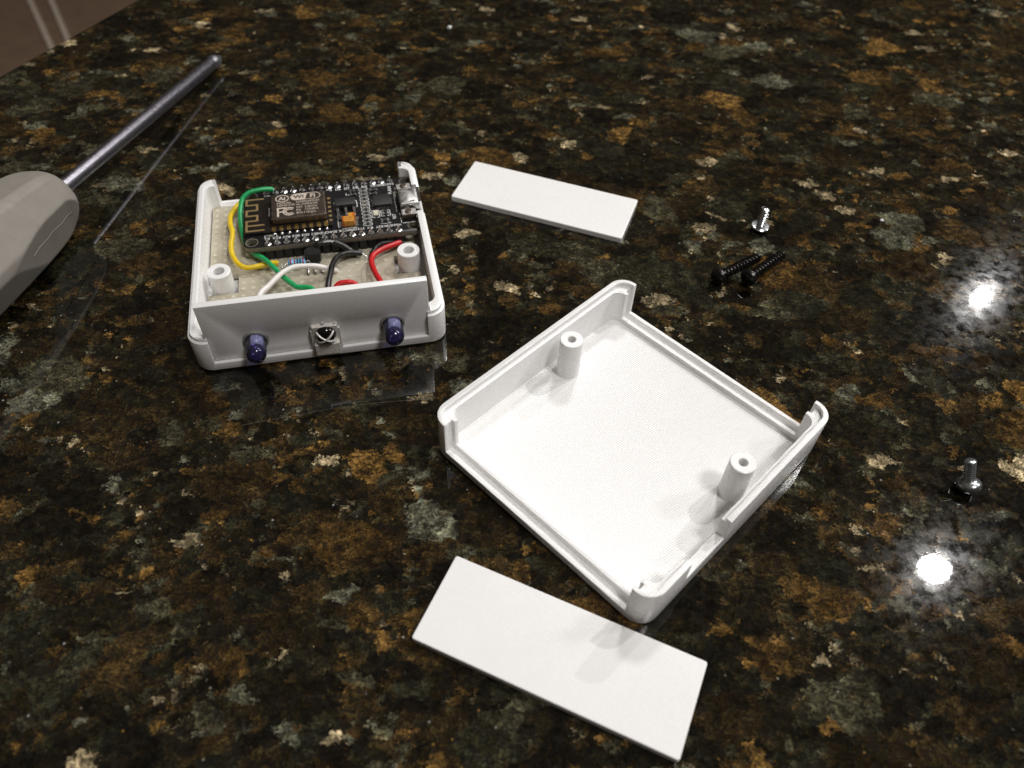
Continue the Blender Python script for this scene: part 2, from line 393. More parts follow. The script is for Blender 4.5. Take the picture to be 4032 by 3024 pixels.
# ------------------------------------------------------------------ enclosure shells
HW, HD = 31.27, 33.0
def shell_outer(h, r=4.3):
    m = MB(); L = []
    for ins, z in ((.9, 0), (.35, .22), (.08, .6), (0, 1.0), (0, h)):
        L.append([(x, y, z) for x, y in rrect(-HW + ins, HW - ins, -HD + ins, HD - ins, r - ins, 8)])
    return m.loft(L)
def rr_block(x, y, r, z0, z1, seg=8): return MB().prism(rrect(-x, x, -y, y, r, seg), z0, z1)
def shell_cuts(h, z_rim=2.9):
    cuts = [('DIFFERENCE', rr_block(29.1, 29.0, 2.4, 1.5, 30))]
    for sgn in (-1, 1):
        a, b = sorted((sgn * 28.0, sgn * 45)); cuts.append(('DIFFERENCE', MB().box(-26.4, 26.4, a, b, z_rim, 31)))
        a, b = sorted((sgn * 30.0, sgn * 32.05)); cuts.append(('DIFFERENCE', MB().box(-27.25, 27.25, a, b, 1.4, 32)))
    return cuts
def post(parent, x, y, z0, z1, ro, ri, mat):
    pr = [(ro + .12, z0), (ro, z0 + .5)]
    n = 14
    for k in range(n): pr.append((ro + random.uniform(-.035, .035), z0 + .6 + (z1 - z0 - .9) * k / (n - 1)))
    pr += [(ro - .08, z1 - .08), (ro - .25, z1), (ri + .2, z1), (ri, z1 - .2), (ri, z1 - 6.5 if z1 - z0 > 8 else z0 + .3), (0.0, z1 - 6.6 if z1 - z0 > 8 else z0 + .25)]
    MB().lathe(pr, 32).build('screw_post', mat, parent, (x, y, 0))

BX, BY, BT = -55.306, 164.726, 0.2423
base = thing('printed_enclosure', 'white printed enclosure base holding the circuit board and wires', 'box', (BX, BY, 0), BT, 'printed enclosure halves')
me = csg(shell_outer(9.97), [('UNION', rr_block(30.55, 32.3, 3.6, 4.0, 11.0))] + shell_cuts(11.0) + [('DIFFERENCE', MB().box(27.5, 40, 8.2, 20.4, 8.0, 30))])
finish(me, PLA, 'shell', base)
for sx_ in (-1, 1): post(base, sx_ * 24.8, -6.2, 1.4, 9.4, 3.05, 1.45, PLA)
for sx_ in (-1, 1):                                   # brackets that carry the perforated board
    MB().rbox(sx_ * 24 - 3, sx_ * 24 + 3, 18, 24, 1.45, 2.4, .5, .1).build('board_rest', PLA, base)
    MB().rbox(sx_ * 22 - 3, sx_ * 22 + 3, -24, -18, 1.45, 2.4, .5, .1).build('board_rest', PLA, base)

lid = thing('printed_enclosure', 'empty white printed enclosure half lying open, two tall posts inside', 'box', (27.53, 109.318, 0), -0.7517, 'printed enclosure halves')
me = csg(shell_outer(12.58), shell_cuts(12.58) + [('DIFFERENCE', rr_block(30.05, 32.06, 3.2, 11.35, 30)), ('DIFFERENCE', MB().box(27.5, 40, -20.5, -7.5, 6.1, 30))])
finish(me, PLA_LID, 'shell', lid)
for sx_ in (-1, 1): post(lid, sx_ * 24.6, 6.2, 1.4, 13.0, 2.85, .95, PLA)

# loose panels
def panel(label, x, y, rz, l, w, t_, mat):
    m = MB().rbox(-l / 2, l / 2, -w / 2, w / 2, 0.0, t_, .55, .22, bb=.28, seg=4)
    return tag(m.build('end_panel', mat, None, (x, y, 0), rz), label, 'panel', 'plain printed end panels')
panel('plain white rectangular panel lying behind the others near the silver screw', 7.45, 200.50, -0.3113, 54.0, 19.95, 1.85, PLA_SMOOTH)
panel('plain white rectangular panel lying in front, beside the empty lid', 11.325, 59.114, -0.383, 53.6, 19.4, 1.85, PLA)

# standing front panel with its three openings left for the diodes
fp = csg(MB().box(-27, 27, -32.0, -30.15, 1.4, 21.05), [('DIFFERENCE', MB().lathe([(2.6, -4), (2.6, 4)], 24, 0, Matrix.Translation((u, -31, z)) @ Matrix.Rotation(math.pi / 2, 4, 'X'))) for u, z in ((-15.5, 8.5), (17.6, 8.4))])
fo = finish(fp, PLA_SMOOTH, 'front_panel', None, .22); fo.location = (BX * MM, BY * MM, 0); fo.rotation_euler = (0, 0, BT)
tag(fo, 'white panel standing upright in the slot, with two violet diodes through it', 'panel')

def to_box(x, y, z=0):
    c, s_ = math.cos(BT), math.sin(BT); return (BX + c * x - s_ * y, BY + s_ * x + c * y, z)
FRONT = Matrix.Rotation(math.pi / 2, 4, 'X')         # local z -> -y (towards the front)
def led(label, u, z, tilt):
    t_ = thing('infrared_diode', label, 'LED', to_box(u, -32.0, z), BT, 'infrared diodes in the front panel')
    M = Matrix.Rotation(tilt, 4, 'X') @ FRONT
    pr = [(2.9, -3.0), (2.9, -2.05), (2.45, -2.0), (2.45, 4.4)]
    for k in range(1, 9):
        a = math.pi / 2 * k / 8; pr.append((2.45 * math.cos(a), 4.4 + 2.45 * math.sin(a)))
    MB().lathe(pr, 32, 0, M).build('lens', LEDM, t_, angle=60)
    pc = [(1.6, 2.7)] + [(2.3 * math.cos(math.pi / 2 * k / 8), 4.3 + 2.3 * math.sin(math.pi / 2 * k / 8)) for k in range(0, 9)]
    MB().lathe([(2.05, -1.9), (2.1, 2.2), (1.5, 2.65)], 28, 0, M).build('resin_body', RESIN, t_, angle=60)
    MB().lathe(pc, 28, 0, M).build('tinted_core', LEDCORE, t_, angle=60)
    MB().lathe([(0, -1.2), (1.1, -1.2), (1.35, 1.0), (1.0, 1.0), (.5, .35), (0, .35)], 20, 0, M).add([], []).build('reflector_cup', STEEL, t_)
    MB().box(-.22, .22, -.22, .22, .36, .55, 0, M).build('die', EPOXY, t_)
    MB().ring([(2.62, .0), (3.1, .0), (3.0, .45), (2.55, .55)], 28, 0, FRONT).build('glue_ring', CLEAR, t_)
    for dx in (-1.27, 1.27): MB().box(dx - .25, dx + .25, -.25, .25, -8, -1.1, 0, M).build('lead', STEEL, t_)
led('violet infrared diode in the standing panel, the one nearer the screwdriver', -15.5, 8.5, 0.05)
led('violet infrared diode in the standing panel, the one nearer the empty lid', 17.6, 8.4, 0.05)

ir = thing('infrared_receiver', 'black domed infrared receiver in a metal cage between the two diodes', 'sensor', to_box(1.15, -32.0, 0), BT)
m = MB()
m.rbox(-3.1, 3.1, -1.3, -.0, 5.9, 11.2, .35, .12)
m.build('case', IRMETAL, ir)
MB().rbox(-3.05, 3.05, -2.5, -.02, 2.6, 6.25, .2, .1).build('lower_case', IRMETAL, ir)
MB().ell((0, 0, 0), 2.55, 2.55, 2.1, 0, Matrix.Translation((0, -1.28, 8.65)) @ FRONT, 28, 10, lo=0.0).build('lens', DOME, ir, angle=60)
for sgn in (-1, 1):
    pts = []
    for k in range(-8, 9):
        a = k / 8 * 1.28; x = 2.62 * math.sin(a); h_ = 2.22 * math.cos(a)
        pts.append((x * .80, -1.28 - h_, 8.65 + sgn * x * .60))
    MB().tube(pts, .27, 8, sub=2).build('cage_strip', IRMETAL, ir)
for x, z, h_ in ((-3.0, 10.6, 1.0), (-.3, 11.3, .9), (2.6, 10.7, 1.1)): MB().rbox(x - .25, x + .25, -.9, -.45, z, z + h_, .1, .05).build('tab', IRMETAL, ir)
for s_ in (-1, 1):
    MB().rbox(s_ * 3.35 - .22, s_ * 3.35 + .22, -1.1, -.1, 3.2, 10.0, .1, .05).build('side_tab', IRMETAL, ir)

# ------------------------------------------------------------------ perforated board
xs = [-28.47 + 2.54 * k for k in range(23)] + [20.9]; xs = sorted(xs)
rows = [-3.2 + 5.0 * k for k in range(-5, 7)]
ys = sorted([-28.7] + [v for r_ in rows for v in (r_ - 1.27, r_ + 1.27) if -28.7 < v < 28.7] + [28.6])
m = MB(); z0, z1 = 2.42, 4.0
def in_notch(x, y): return -9.47 < y < -1.93 and (x < -20.86 or x > 20.9)
SEG = 12
for j in range(len(ys) - 1):
    for i in range(len(xs) - 1):
        xa, xb, ya, yb = xs[i], xs[i + 1], ys[j], ys[j + 1]; cx, cy = (xa + xb) / 2, (ya + yb) / 2
        if in_notch(cx, cy): continue
        hole = abs(xb - xa - 2.54) < .01 and yb - ya > 2.4; deep = abs(yb - ya - 2.54) < .01
        if not hole:
            for z in (z0, z1): m.add([(xa, ya, z), (xb, ya, z), (xb, yb, z), (xa, yb, z)], [(0, 1, 2, 3) if z == z1 else (3, 2, 1, 0)])
        else:
            rh = .62 if deep else .5; dp = -.10 if deep else -.02; ring = []; sq = []
            for k in range(SEG):
                a = 2 * math.pi * (k + .5) / SEG; c, s_ = math.cos(a), math.sin(a); ring.append((cx + rh * c, cy + rh * s_))
            corners = [(xb, yb), (xa, yb), (xa, ya), (xb, ya)]
            for z in (z0, z1):
                vs_ = [p + (z,) for p in ring] + [p + (z,) for p in corners]; fs_ = []
                for q in range(4):
                    st = q * 3
                    for k in range(st, st + 3):
                        if k < st + 2: fs_.append((k % 12, SEG + q, (k + 1) % 12))
                    fs_.append(((st + 2) % 12, SEG + q, SEG + (q + 1) % 4, (st + 3) % 12))
                m.add(vs_, fs_ if z == z1 else [tuple(reversed(f)) for f in fs_])
            vs_ = [p + (z1 - dp,) for p in ring] + [p + (z1,) for p in ring]
            m.add(vs_, [(k, SEG + k, SEG + (k + 1) % SEG, (k + 1) % SEG) for k in range(SEG)])
            m.add([p + (z1 - dp,) for p in ring], [tuple(range(SEG))], 1)  # raised board dots, painted pale for glowing holes and their refracted images
def wall(a, b): m.add([a + (z0,), b + (z0,), b + (z1,), a + (z1,)], [(0, 1, 2, 3)])
XL, XR, YF, YB = xs[0], xs[-1], ys[0], ys[-1]
outl = [(XL, YF), (XR, YF), (XR, -9.47), (20.9, -9.47), (20.9, -1.93), (XR, -1.93), (XR, YB), (XL, YB), (XL, -1.93), (-20.85, -1.93), (-20.85, -9.47), (XL, -9.47)]
for a, b in zip(outl, outl[1:] + outl[:1]): wall(a, b)
pf = m.build('perforated_board', [PERF, PERF_HOLE], None, (BX, BY, 0), BT, angle=30)
tag(pf, 'cream perforated prototyping board lying in the enclosure base', 'circuit board')

# ------------------------------------------------------------------ microcontroller board
CXB, CYB, CTB = -53.62, 180.735, 0.2460
ZB = 8.62                                            # top of the board
mc = thing('microcontroller_board', 'black microcontroller board with metal radio shield and gold antenna trace', 'circuit board', (CXB, CYB, 0), CTB)
LX0, LX1, LY = -24.2, 24.3, 12.75
holes = [(-22.0, -10.3), (-22.0, 10.4), (22.2, -10.3), (22.2, 10.5)]
bme = csg(MB().rbox(LX0, LX1, -LY, LY, ZB - 1.55, ZB, 2.2, .05, seg=6), [('DIFFERENCE', MB().lathe([(1.5, 0), (1.5, 20)], 24, 0, Matrix.Translation((x, y, 0)))) for x, y in holes])
bo = link('board', bme, mc); bme.materials.clear(); bme.materials.append(PCB); bme.materials.append(PCB_EDGE)
for p_ in bme.polygons:
    p_.use_smooth = True; p_.material_index = 1 if abs(p_.normal.z) < .5 else 0
bme.set_sharp_from_angle(angle=math.radians(35))
for x, y in holes: MB().ring([(1.52, ZB + .006), (1.75, ZB + .006), (1.75, ZB + .03), (1.52, ZB + .03)], 24).build('hole_ring', PCB_EDGE, mc, (x, y, 0))
# pins with their solder cones
def pin_mesh(seed):
    r_ = random.Random(seed); m = MB()
    m.lathe([(.98 + r_.uniform(-.08, .08), 0.0), (.9, .12), (.62, .38), (.42, .75), (.34, 1.0)], 12, 0, Matrix.Translation((r_.uniform(-.06, .06), r_.uniform(-.06, .06), ZB)))
    t_ = 1.55 + r_.uniform(-.15, .2); m.rbox(-.3, .3, -.3, .3, ZB - 7, ZB + t_, .08, .16)
    return m.mesh('pin', SOLDER, 50)
pms = [pin_mesh(k) for k in range(5)]
for sgn in (-1, 1):
    for k in range(15):
        link('pin', pms[(k * 3 + (sgn > 0)) % 5], mc, (-17.78 + 2.54 * k, sgn * 11.43, 0), random.choice((0, math.pi / 2, math.pi)))
    hd = MB()
    for k in range(15):
        x = -17.78 + 2.54 * k; c = .35
        hd.prism([(x - 1.25, -1.25 + c), (x - 1.25 + c, -1.25), (x + 1.25 - c, -1.25), (x + 1.25, -1.25 + c), (x + 1.25, 1.25 - c), (x + 1.25 - c, 1.25), (x - 1.25 + c, 1.25), (x - 1.25, 1.25 - c)], 4.02, ZB - 1.57)
        hd.rbox(x - 1.15, x + 1.15, -1.1, 1.1, ZB - 2.2, ZB - 1.58, .2, .05)
    hd.build('pin_header', HEADER, mc, (0, sgn * 11.43, 0))
# radio module
mod = MB().rbox(-23.9, 0.1, -7.4, 8.6, ZB + .02, ZB + .82, .2, .03).build('radio_module', MODPCB, mc)
Z = ZB + .835
ant = MB()
stroke(ant, [(-18.7, 7.7), (-23.2, 7.7), (-23.2, 5.2), (-20.3, 5.2), (-20.3, 2.7), (-23.2, 2.7), (-23.2, .3), (-20.3, .3), (-20.3, -2.0), (-23.2, -2.0), (-23.2, -6.4), (-18.7, -6.4)], .62, Z)
stroke(ant, [(-23.0, -4.1), (-18.7, -4.1)], .62, Z + .01)
ant.build('antenna_trace', TRACE, mod)
can = MB().rbox(-16.3, -1.2, -4.9, 6.2, Z, Z + 2.1, .7, .32, seg=4).build('shield_can', CAN, mod)
ZT = Z + 2.115
pr = MB()
def oval(mb_, cx, cy, rx, ry, w, z, n=28):
    stroke(mb_, [(cx + rx * math.cos(2 * math.pi * k / n), cy + ry * math.sin(2 * math.pi * k / n)) for k in range(n)], w, z, 0, True)
oval(pr, -13.0, 4.0, 1.75, 1.5, .3, ZT)
text_into(pr, 'Ai', -13.05, 3.9, ZT + .01, 2.2, bold=.03)
pill = rrect(-10.6, -2.5, 2.75, 5.5, 1.37, 8)
stroke(pr, pill, .22, ZT, 0, True)
lf = [(-6.4, 2.86), (-5.6, 5.40)]
pr.add([(x, y, ZT + .002) for x, y in ([(-6.7, 2.9)] + [(-9.2 + 1.26 * math.cos(a), 4.12 + 1.26 * math.sin(a)) for a in [math.radians(270 - 18 * k) for k in range(11)]] + [(-5.9, 5.38), (-6.2, 4.9), (-6.5, 3.6)])], [tuple(reversed(range(15)))])
text_into(pr, 'Fi', -4.6, 4.1, ZT + .01, 2.25, bold=.03)
for s_, x, y in (('MODEL', -14.6, 1.75), ('VENDOR', -14.6, .72)): text_into(pr, s_, x, y, ZT + .01, 1.25, align='LEFT', stretch=1.0)
for k, s_ in enumerate(('ESP8266MOD', 'AI-THINKER', 'ISM  2.4GHz', 'PA   +25dBm', '802.11b/g/n')): text_into(pr, s_, -9.3, 1.75 - 1.22 * k, ZT + .01, 1.22, align='LEFT', stretch=.92)
# the certification mark: F with a doubled C
stroke(pr, [(-14.3, -3.9), (-14.3, -.4), (-12.3, -.4)], .55, ZT); stroke(pr, [(-14.3, -2.1), (-12.7, -2.1)], .5, ZT + .012)
for r_ in (1.62, .98): stroke(pr, [(-11.2 + r_ * math.cos(a), -2.1 + r_ * 1.02 * math.sin(a)) for a in [math.radians(48 + 264 * k / 16) for k in range(17)]], .38, ZT + .014)
pr.build('shield_lettering', PRINT, can)
dk = MB(); text_into(dk, 'Wi', -8.45, 4.1, ZT + .03, 2.1, bold=.03, stretch=1.1); dk.build('shield_lettering', CAN, can)
for k in range(8):
    x = -15.9 + 2.03 * k
    MB().rbox(x - .52, x + .52, -7.45, -5.35, Z - .01, Z + .03, .1, .01).build('pad', GOLD, mod)
    MB().ell((0, 0, 0), .55, .55, .42, 0, Matrix.Translation((x, -7.75, ZB + .1)), 10, 5, lo=-.2).build('solder_joint', SOLDER, mod)
for k in range(6):
    y = -5.2 + 2.0 * k
    MB().rbox(-.75, .12, y - .42, y + .42, Z - .01, Z + .03, .08, .01).build('pad', TRACE, mod)
# silkscreen
sk = MB(); ZS = ZB + .018
for k, s_ in enumerate(('D0', 'D1', 'D2', 'D3', 'D4', '3V3', 'GND', 'D5', 'D6', 'D7', 'D8', 'RX', 'TX', 'GND', '3V3')):
    if k in (0, 7, 8, 9, 10, 11, 12, 13, 14): text_into(sk, s_, -17.78 + 2.54 * k + (.05 if k else .1), 9.75, ZS, 1.35, bold=.012)
for k, s_ in enumerate(('A0', 'RSV', 'RSV', 'SD3', 'SD2', 'SD1', 'CMD', 'SD0', 'CLK', 'GND', '3V3', 'EN', 'RST', 'GND', 'VIN')):
    text_into(sk, s_, -17.78 + 2.54 * k, -9.35, ZS, 1.25, math.pi, bold=.012)
text_into(sk, 'FLASH', 17.35, 6.9, ZS, 1.35, math.pi / 2, bold=.015); text_into(sk, 'RST', 17.3, -5.5, ZS, 1.35, math.pi / 2, bold=.015)
text_into(sk, 'www.amica', -16.9, 1.3, Z + .01, .8, -math.pi / 2); 
for k in range(11):
    y = 8.55 - 1.63 * k
    if k in (4, 5): stroke(sk, [(8.45, y + .6), (10.85, y + .6), (10.85, y - .6), (8.45, y - .6)], .17, ZS, 0, True)
    else: stroke(sk, rrect(8.4, 10.9, y - .62, y + .62, .6, 4), .17, ZS, 0, True)
stroke(sk, [(1.0, 3.4), (1.0, .5), (1.5, .4)], .2, ZS); stroke(sk, [(7.0, 3.8), (7.4, 3.4), (7.45, .8), (7.0, .7)], .2, ZS)
stroke(sk, [(2.4, 3.7), (5.9, 3.75)], .16, ZS); stroke(sk, [(1.5, -2.9), (1.55, -7.8), (1.9, -7.9)], .2, ZS); stroke(sk, [(2.6, -8.5), (6.6, -8.5)], .2, ZS)
for cx, cy, a, b in ((12.25, -3.55, 1.0, 1.6), (15.0, -2.85, 1.3, .55), (15.0, -4.3, 1.3, .55), (-17.6, 7.3, .85, 1.7), (-16.9, -8.6, 1.6, .6)):
    for sx_ in (-1, 1):
        zz = ZS if cx > -17.2 else ZS
        stroke(sk, [(cx + sx_ * a, cy - b), (cx + sx_ * a, cy + b)], .18, zz)
        for sy in (-1, 1): stroke(sk, [(cx + sx_ * a, cy + sy * b), (cx + sx_ * a * .3, cy + sy * b)], .18, zz)
stroke(sk, [(13.2, -8.25), (15.8, -8.2), (16.0, -8.0)], .17, ZS); stroke(sk, [(19.4, -8.9), (23.6, -8.9)], .18, ZS); stroke(sk, [(19.0, -6.2), (19.0, -8.6)], .2, ZS)
stroke(sk, [(18.6, 5.6), (18.6, 3.9)], .22, ZS); stroke(sk, [(5.0, 6.6), (6.3, 6.6)], .18, ZS); stroke(sk, [(4.7, 6.4), (4.7, 7.4)], .18, ZS)
for k in range(9): sk.box(18.1, 18.35, -3.5 + .95 * k, -3.25 + .95 * k, ZS - .004, ZS + .004)
sk.build('silkscreen', SILK, mc)
# chip parts
def chip_part(name, x, y, w, d, h, body, endm, parent=mc):
    m = MB().rbox(x - w / 2, x + w / 2, y - d / 2, y + d / 2, ZB + .03, ZB + h, .05, .04, 0)
    e = w * .24
    for s_ in (-1, 1): m.rbox(x + s_ * (w / 2 - e / 2) - e / 2 - .04, x + s_ * (w / 2 - e / 2) + e / 2 + .04, y - d / 2 - .03, y + d / 2 + .03, ZB + .02, ZB + h + .03, .05, .04, 1)
    return m.build(name, [body, endm], parent)
for k in range(11): chip_part('chip_resistor', 9.65, 8.55 - 1.63 * k, 1.5, .72, .42, EPOXY if k not in (4, 5) else CERAM, SOLDER)
chip_part('chip_resistor', 15.0, -2.85, 1.5, .7, .42, EPOXY, SOLDER); chip_part('chip_resistor', 15.0, -4.3, 1.5, .7, .42, EPOXY, SOLDER)
chip_part('chip_diode', 14.5, -7.35, 2.3, .95, .8, EPOXY, SOLDER); chip_part('chip_resistor', -16.9, -8.6, 1.7, .7, .42, CERAM, SOLDER)
chip_part('chip_transistor', 12.6, 7.0, 2.4, 1.2, .9, EPOXY, SOLDER); chip_part('chip_transistor', 12.4, 5.4, 2.3, .9, .7, EPOXY, SOLDER)
chip_part('chip_capacitor', 6.6, 7.6, 1.5, 1.0, .7, EPOXY, SOLDER); chip_part('chip_capacitor', 6.8, 5.9, 1.6, .9, .7, EPOXY, SOLDER)
chip_part('chip_capacitor', 2.1, -4.2, 1.2, 1.7, .7, EPOXY, SOLDER); chip_part('chip_capacitor', 18.6, 4.9, 1.0, 1.0, .5, CERAM, SOLDER)
MB().rbox(11.55, 12.95, -4.7, -2.4, ZB + .02, ZB + .55, .2, .1).build('indicator_diode', LEDLENS, mc)
MB().rbox(-18.1, -17.15, 6.3, 8.3, ZB + .02, ZB + .65, .2, .1).build('indicator_diode', LEDLENS, mc)
usbc = MB().rbox(12.05, 16.95, -.65, 4.1, ZB + .05, ZB + .9, .05, .06).build('interface_chip', EPOXY, mc)
for k in range(7):
    for a, b in ((0, -1.05), (0, 4.3)): MB().rbox(12.75 + .56 * k - .12, 12.75 + .56 * k + .12, b - .3, b + .45 if b < 0 else b + .2, ZB + .02, ZB + .12, .04, .02).build('contact', SOLDER, usbc)
    MB().rbox(11.6, 12.1, .05 + .52 * k - .11, .05 + .52 * k + .11, ZB + .02, ZB + .12, .04, .02).build('contact', SOLDER, usbc)
    MB().rbox(16.9, 17.4, .05 + .52 * k - .11, .05 + .52 * k + .11, ZB + .02, ZB + .12, .04, .02).build('contact', SOLDER, usbc)
reg = MB().rbox(1.3, 7.0, .0, 3.4, ZB + .1, ZB + 1.65, .1, .15).build('voltage_regulator', EPOXY, mc)
for x in (1.85, 4.1, 6.4):
    m = MB(); m.rbox(x - .38, x + .38, -1.5, .1, ZB + .75, ZB + .95, .08, .05); m.rbox(x - .38, x + .38, -1.75, -1.45, ZB + .1, ZB + .95, .08, .06); m.rbox(x - .38, x + .38, -2.9, -1.5, ZB + .02, ZB + .2, .08, .05)
    m.build('pin', SOLDER, reg)
MB().rbox(2.6, 5.7, 3.3, 4.7, ZB + .02, ZB + .22, .1, .05).build('tab', SOLDER, reg)
tan = MB(); 
tan.loft([[(x, y, z) for x, y in rrect(2.75 + i, 6.15 - i, -8.1 + i, -5.4 - i, .1, 2)] for i, z in ((.12, ZB + .12), (0, ZB + 1.0), (.16, ZB + 1.95), (.22, ZB + 2.0))])
tan.loft([[(x, y, z) for x, y in rrect(4.4 + i, 6.5 - i, -5.45, -3.9 - i, .1, 2)] for i, z in ((.1, ZB + .12), (0, ZB + 1.0), (.14, ZB + 1.8), (.2, ZB + 1.85))])
tan = tan.build('tantalum_capacitor', TANT, mc)
MB().loft([[(x, y, z) for x, y in rrect(2.73 + i, 3.35, -8.12 + i, -5.38 - i, .1, 2)] for i, z in ((.11, ZB + .13), (-.015, ZB + 1.0), (.145, ZB + 1.96), (.2, ZB + 2.015))]).build('polarity_band', TANT_BAND, tan)
MB().loft([[(x, y, z) for x, y in rrect(5.75, 6.52 - i, -5.4, -3.88 - i, .1, 2)] for i, z in ((.09, ZB + .13), (-.015, ZB + 1.0), (.125, ZB + 1.81), (.18, ZB + 1.865))]).build('polarity_band', TANT_BAND, tan)
tx = MB(); text_into(tx, 'A106C', 4.75, -6.25, ZB + 2.025, .85); text_into(tx, '514C1', 4.75, -7.2, ZB + 2.025, .85); tx.build('marking', EPOXY, tan)
for x0_, x1_ in ((1.75, 2.8), (6.1, 7.0)): MB().rbox(x0_, x1_, -7.9, -5.7, ZB + .02, ZB + .3, .1, .08).build('terminal', SOLDER, tan)
MB().rbox(6.45, 7.4, -5.3, -4.1, ZB + .02, ZB + .3, .1, .08).build('terminal', SOLDER, tan)
def button(x, y):
    b = MB().rbox(x - 2.0, x + 2.0, y - 1.5, y + 1.5, ZB + .05, ZB + 1.55, .15, .12).build('push_button', CAN, mc)
    MB().rbox(x - 2.05, x + 2.05, y - 1.2, y + 1.2, ZB + 1.2, ZB + 1.6, .2, .12).build('cover_plate', STEEL, b)
    MB().lathe([(.95, ZB + 1.55), (.95, ZB + 1.9), (.8, ZB + 2.0), (0, ZB + 2.0)], 20).build('plunger', CAN, b, (x, y, 0))
    for s_ in (-1, 1):
        MB().rbox(x + s_ * 2.35 - .35, x + s_ * 2.35 + .35, y - 1.5, y - .4, ZB + .02, ZB + .3, .1, .08).build('terminal', SOLDER, b)
        MB().rbox(x + s_ * 2.35 - .35, x + s_ * 2.35 + .35, y + .4, y + 1.5, ZB + .02, ZB + .3, .1, .08).build('terminal', SOLDER, b)
button(21.3, 6.0); button(21.4, -6.0)
usb = csg(MB().rbox(19.4, 24.7, -3.6, 3.5, ZB + .05, ZB + 2.55, .5, .4, seg=4), [('DIFFERENCE', MB().rbox(20.2, 30, -3.3, 3.2, ZB + .35, ZB + 2.25, .4, .3)), ('DIFFERENCE', MB().box(22.2, 23.6, 2.3, 2.7, ZB + 2, ZB + 4)), ('DIFFERENCE', MB().box(22.2, 23.6, -2.8, -2.4, ZB + 2, ZB + 4)), ('DIFFERENCE', MB().box(19.0, 20.4, 1.6, 1.9, ZB + 2, ZB + 4)), ('DIFFERENCE', MB().box(19.0, 20.4, -2.0, -1.7, ZB + 2, ZB + 4))])
uo = finish(usb, STEEL, 'usb_port', mc, .08)
MB().loft([[(24.65, y, z) for y, z in ((-3.3, ZB + 2.5), (3.2, ZB + 2.5), (3.2, ZB + 2.35), (-3.3, ZB + 2.35))], [(25.35, y, z) for y, z in ((-3.5, ZB + 2.95), (3.4, ZB + 2.95), (3.4, ZB + 2.8), (-3.5, ZB + 2.8))]]).build('flared_lip', STEEL, uo)
MB().loft([[(24.65, y, z) for y, z in ((-3.3, ZB + .3), (3.2, ZB + .3), (3.2, ZB + .12), (-3.3, ZB + .12))], [(25.35, y, z) for y, z in ((-3.5, ZB - .1), (3.4, ZB - .1), (3.4, ZB - .25), (-3.5, ZB - .25))]]).build('flared_lip', STEEL, uo)
MB().rbox(20.3, 24.0, -1.9, 1.8, ZB + 1.0, ZB + 1.5, .1, .05).build('tongue', EPOXY, uo)
for s_, y in ((-1, -3.95), (1, 3.8)): MB().rbox(20.6, 22.0, y - .3, y + .3, ZB + .02, ZB + .6, .1, .1).build('anchor', SOLDER, uo)

# ------------------------------------------------------------------ wires and loose parts in the base
def wire(label, mat, pts, r=.72, group='insulated hookup wires', bare=None):
    m = MB().tube(pts, lambda t: r * (1 + .03 * math.sin(37 * t)), 14)
    o = tag(m.build('wire', mat, None, (BX, BY, 0), BT, angle=70), label, 'wire', group)
    if bare: MB().tube(bare, .2, 8).build('bare_end', SOLDER, o)
    return o
wire('yellow wire curving round the radio end of the board', W_YEL,
     [(-19.0, 28.6, 5.4), (-19.6, 27.5, 6.2), (-20.2, 26.2, 6.4), (-21.6, 23.3, 6.6), (-22.7, 19.8, 6.8), (-22.7, 15.8, 7), (-22.1, 12.8, 7), (-22.1, 10.1, 7), (-22.4, 7.2, 6.8), (-22.2, 3.9, 6.5), (-21.4, 1.3, 6.2), (-20.1, -0.9, 6), (-18.3, -2.0, 5.8), (-15.2, -1.6, 5.6), (-12.2, -0.9, 5.5), (-10.1, -1.1, 5.5)],
     bare=[(-10.3, -1.1, 5.5), (-9.6, -1.4, 5.3), (-9.2, -2.6, 4.6), (-9.3, -3.1, 3.4)])
wire('green wire looping from a back pin under the board to the panel', W_GRN,
     [(-10.2, 26.0, 9.8), (-11.2, 26.0, 10.2), (-13.5, 25.6, 10.6), (-16.2, 25.0, 10.6), (-17.7, 24.4, 10.2), (-18.9, 23.4, 9.5), (-19.5, 21.2, 8.7), (-19.7, 17.9, 8), (-19.7, 14.8, 7.2), (-19.4, 11.7, 6.2), (-18.7, 8.2, 5.5), (-17.6, 5.9, 5.3), (-16.0, 3.0, 5.8), (-13.8, 0.0, 6.6), (-11.6, -3.9, 7.2), (-9.9, -6.7, 7), (-8.3, -9.3, 7), (-6.7, -11.6, 7), (-5.3, -13.2, 7), (-3.3, -14.0, 7.2), (-1.4, -15.3, 7.4), (0.2, -20, 7.6), (0.6, -27, 8.2)],
     bare=[(-10.4, 26.0, 9.9), (-9.9, 26.3, 9.6), (-9.8, 26.4, 9.2)])
wire('white wire arching over the resistor towards the standing panel', W_WHT,
     [(-15.2, -27.5, 8.4), (-15.2, -22, 9), (-14.3, -16.6, 9), (-12.3, -13.7, 8.8), (-10.3, -11.0, 8.8), (-8.3, -8.8, 8.8), (-5.8, -7.2, 8.6), (-2.9, -6.7, 8.2), (0.0, -6.6, 7.6), (2.4, -6.6, 6.6), (4.3, -6.1, 5.2), (5.0, -5.6, 4.2)])
wire('black wire rising from the standing panel to a frayed end', W_BLK,
     [(1.5, -27, 8.4), (2.0, -21.5, 8.2), (2.9, -15.4, 8.8), (3.6, -11.8, 8.8), (4.4, -7.6, 8.4), (5.6, -4.4, 7.8), (7.1, -2.3, 7), (9.0, -1.0, 6.2), (10.9, -0.7, 5.7), (12.4, -0.8, 5.3)],
     .78, bare=[(12.2, -.8, 5.3), (13.0, -1.2, 5.0), (13.5, -1.7, 4.6)])
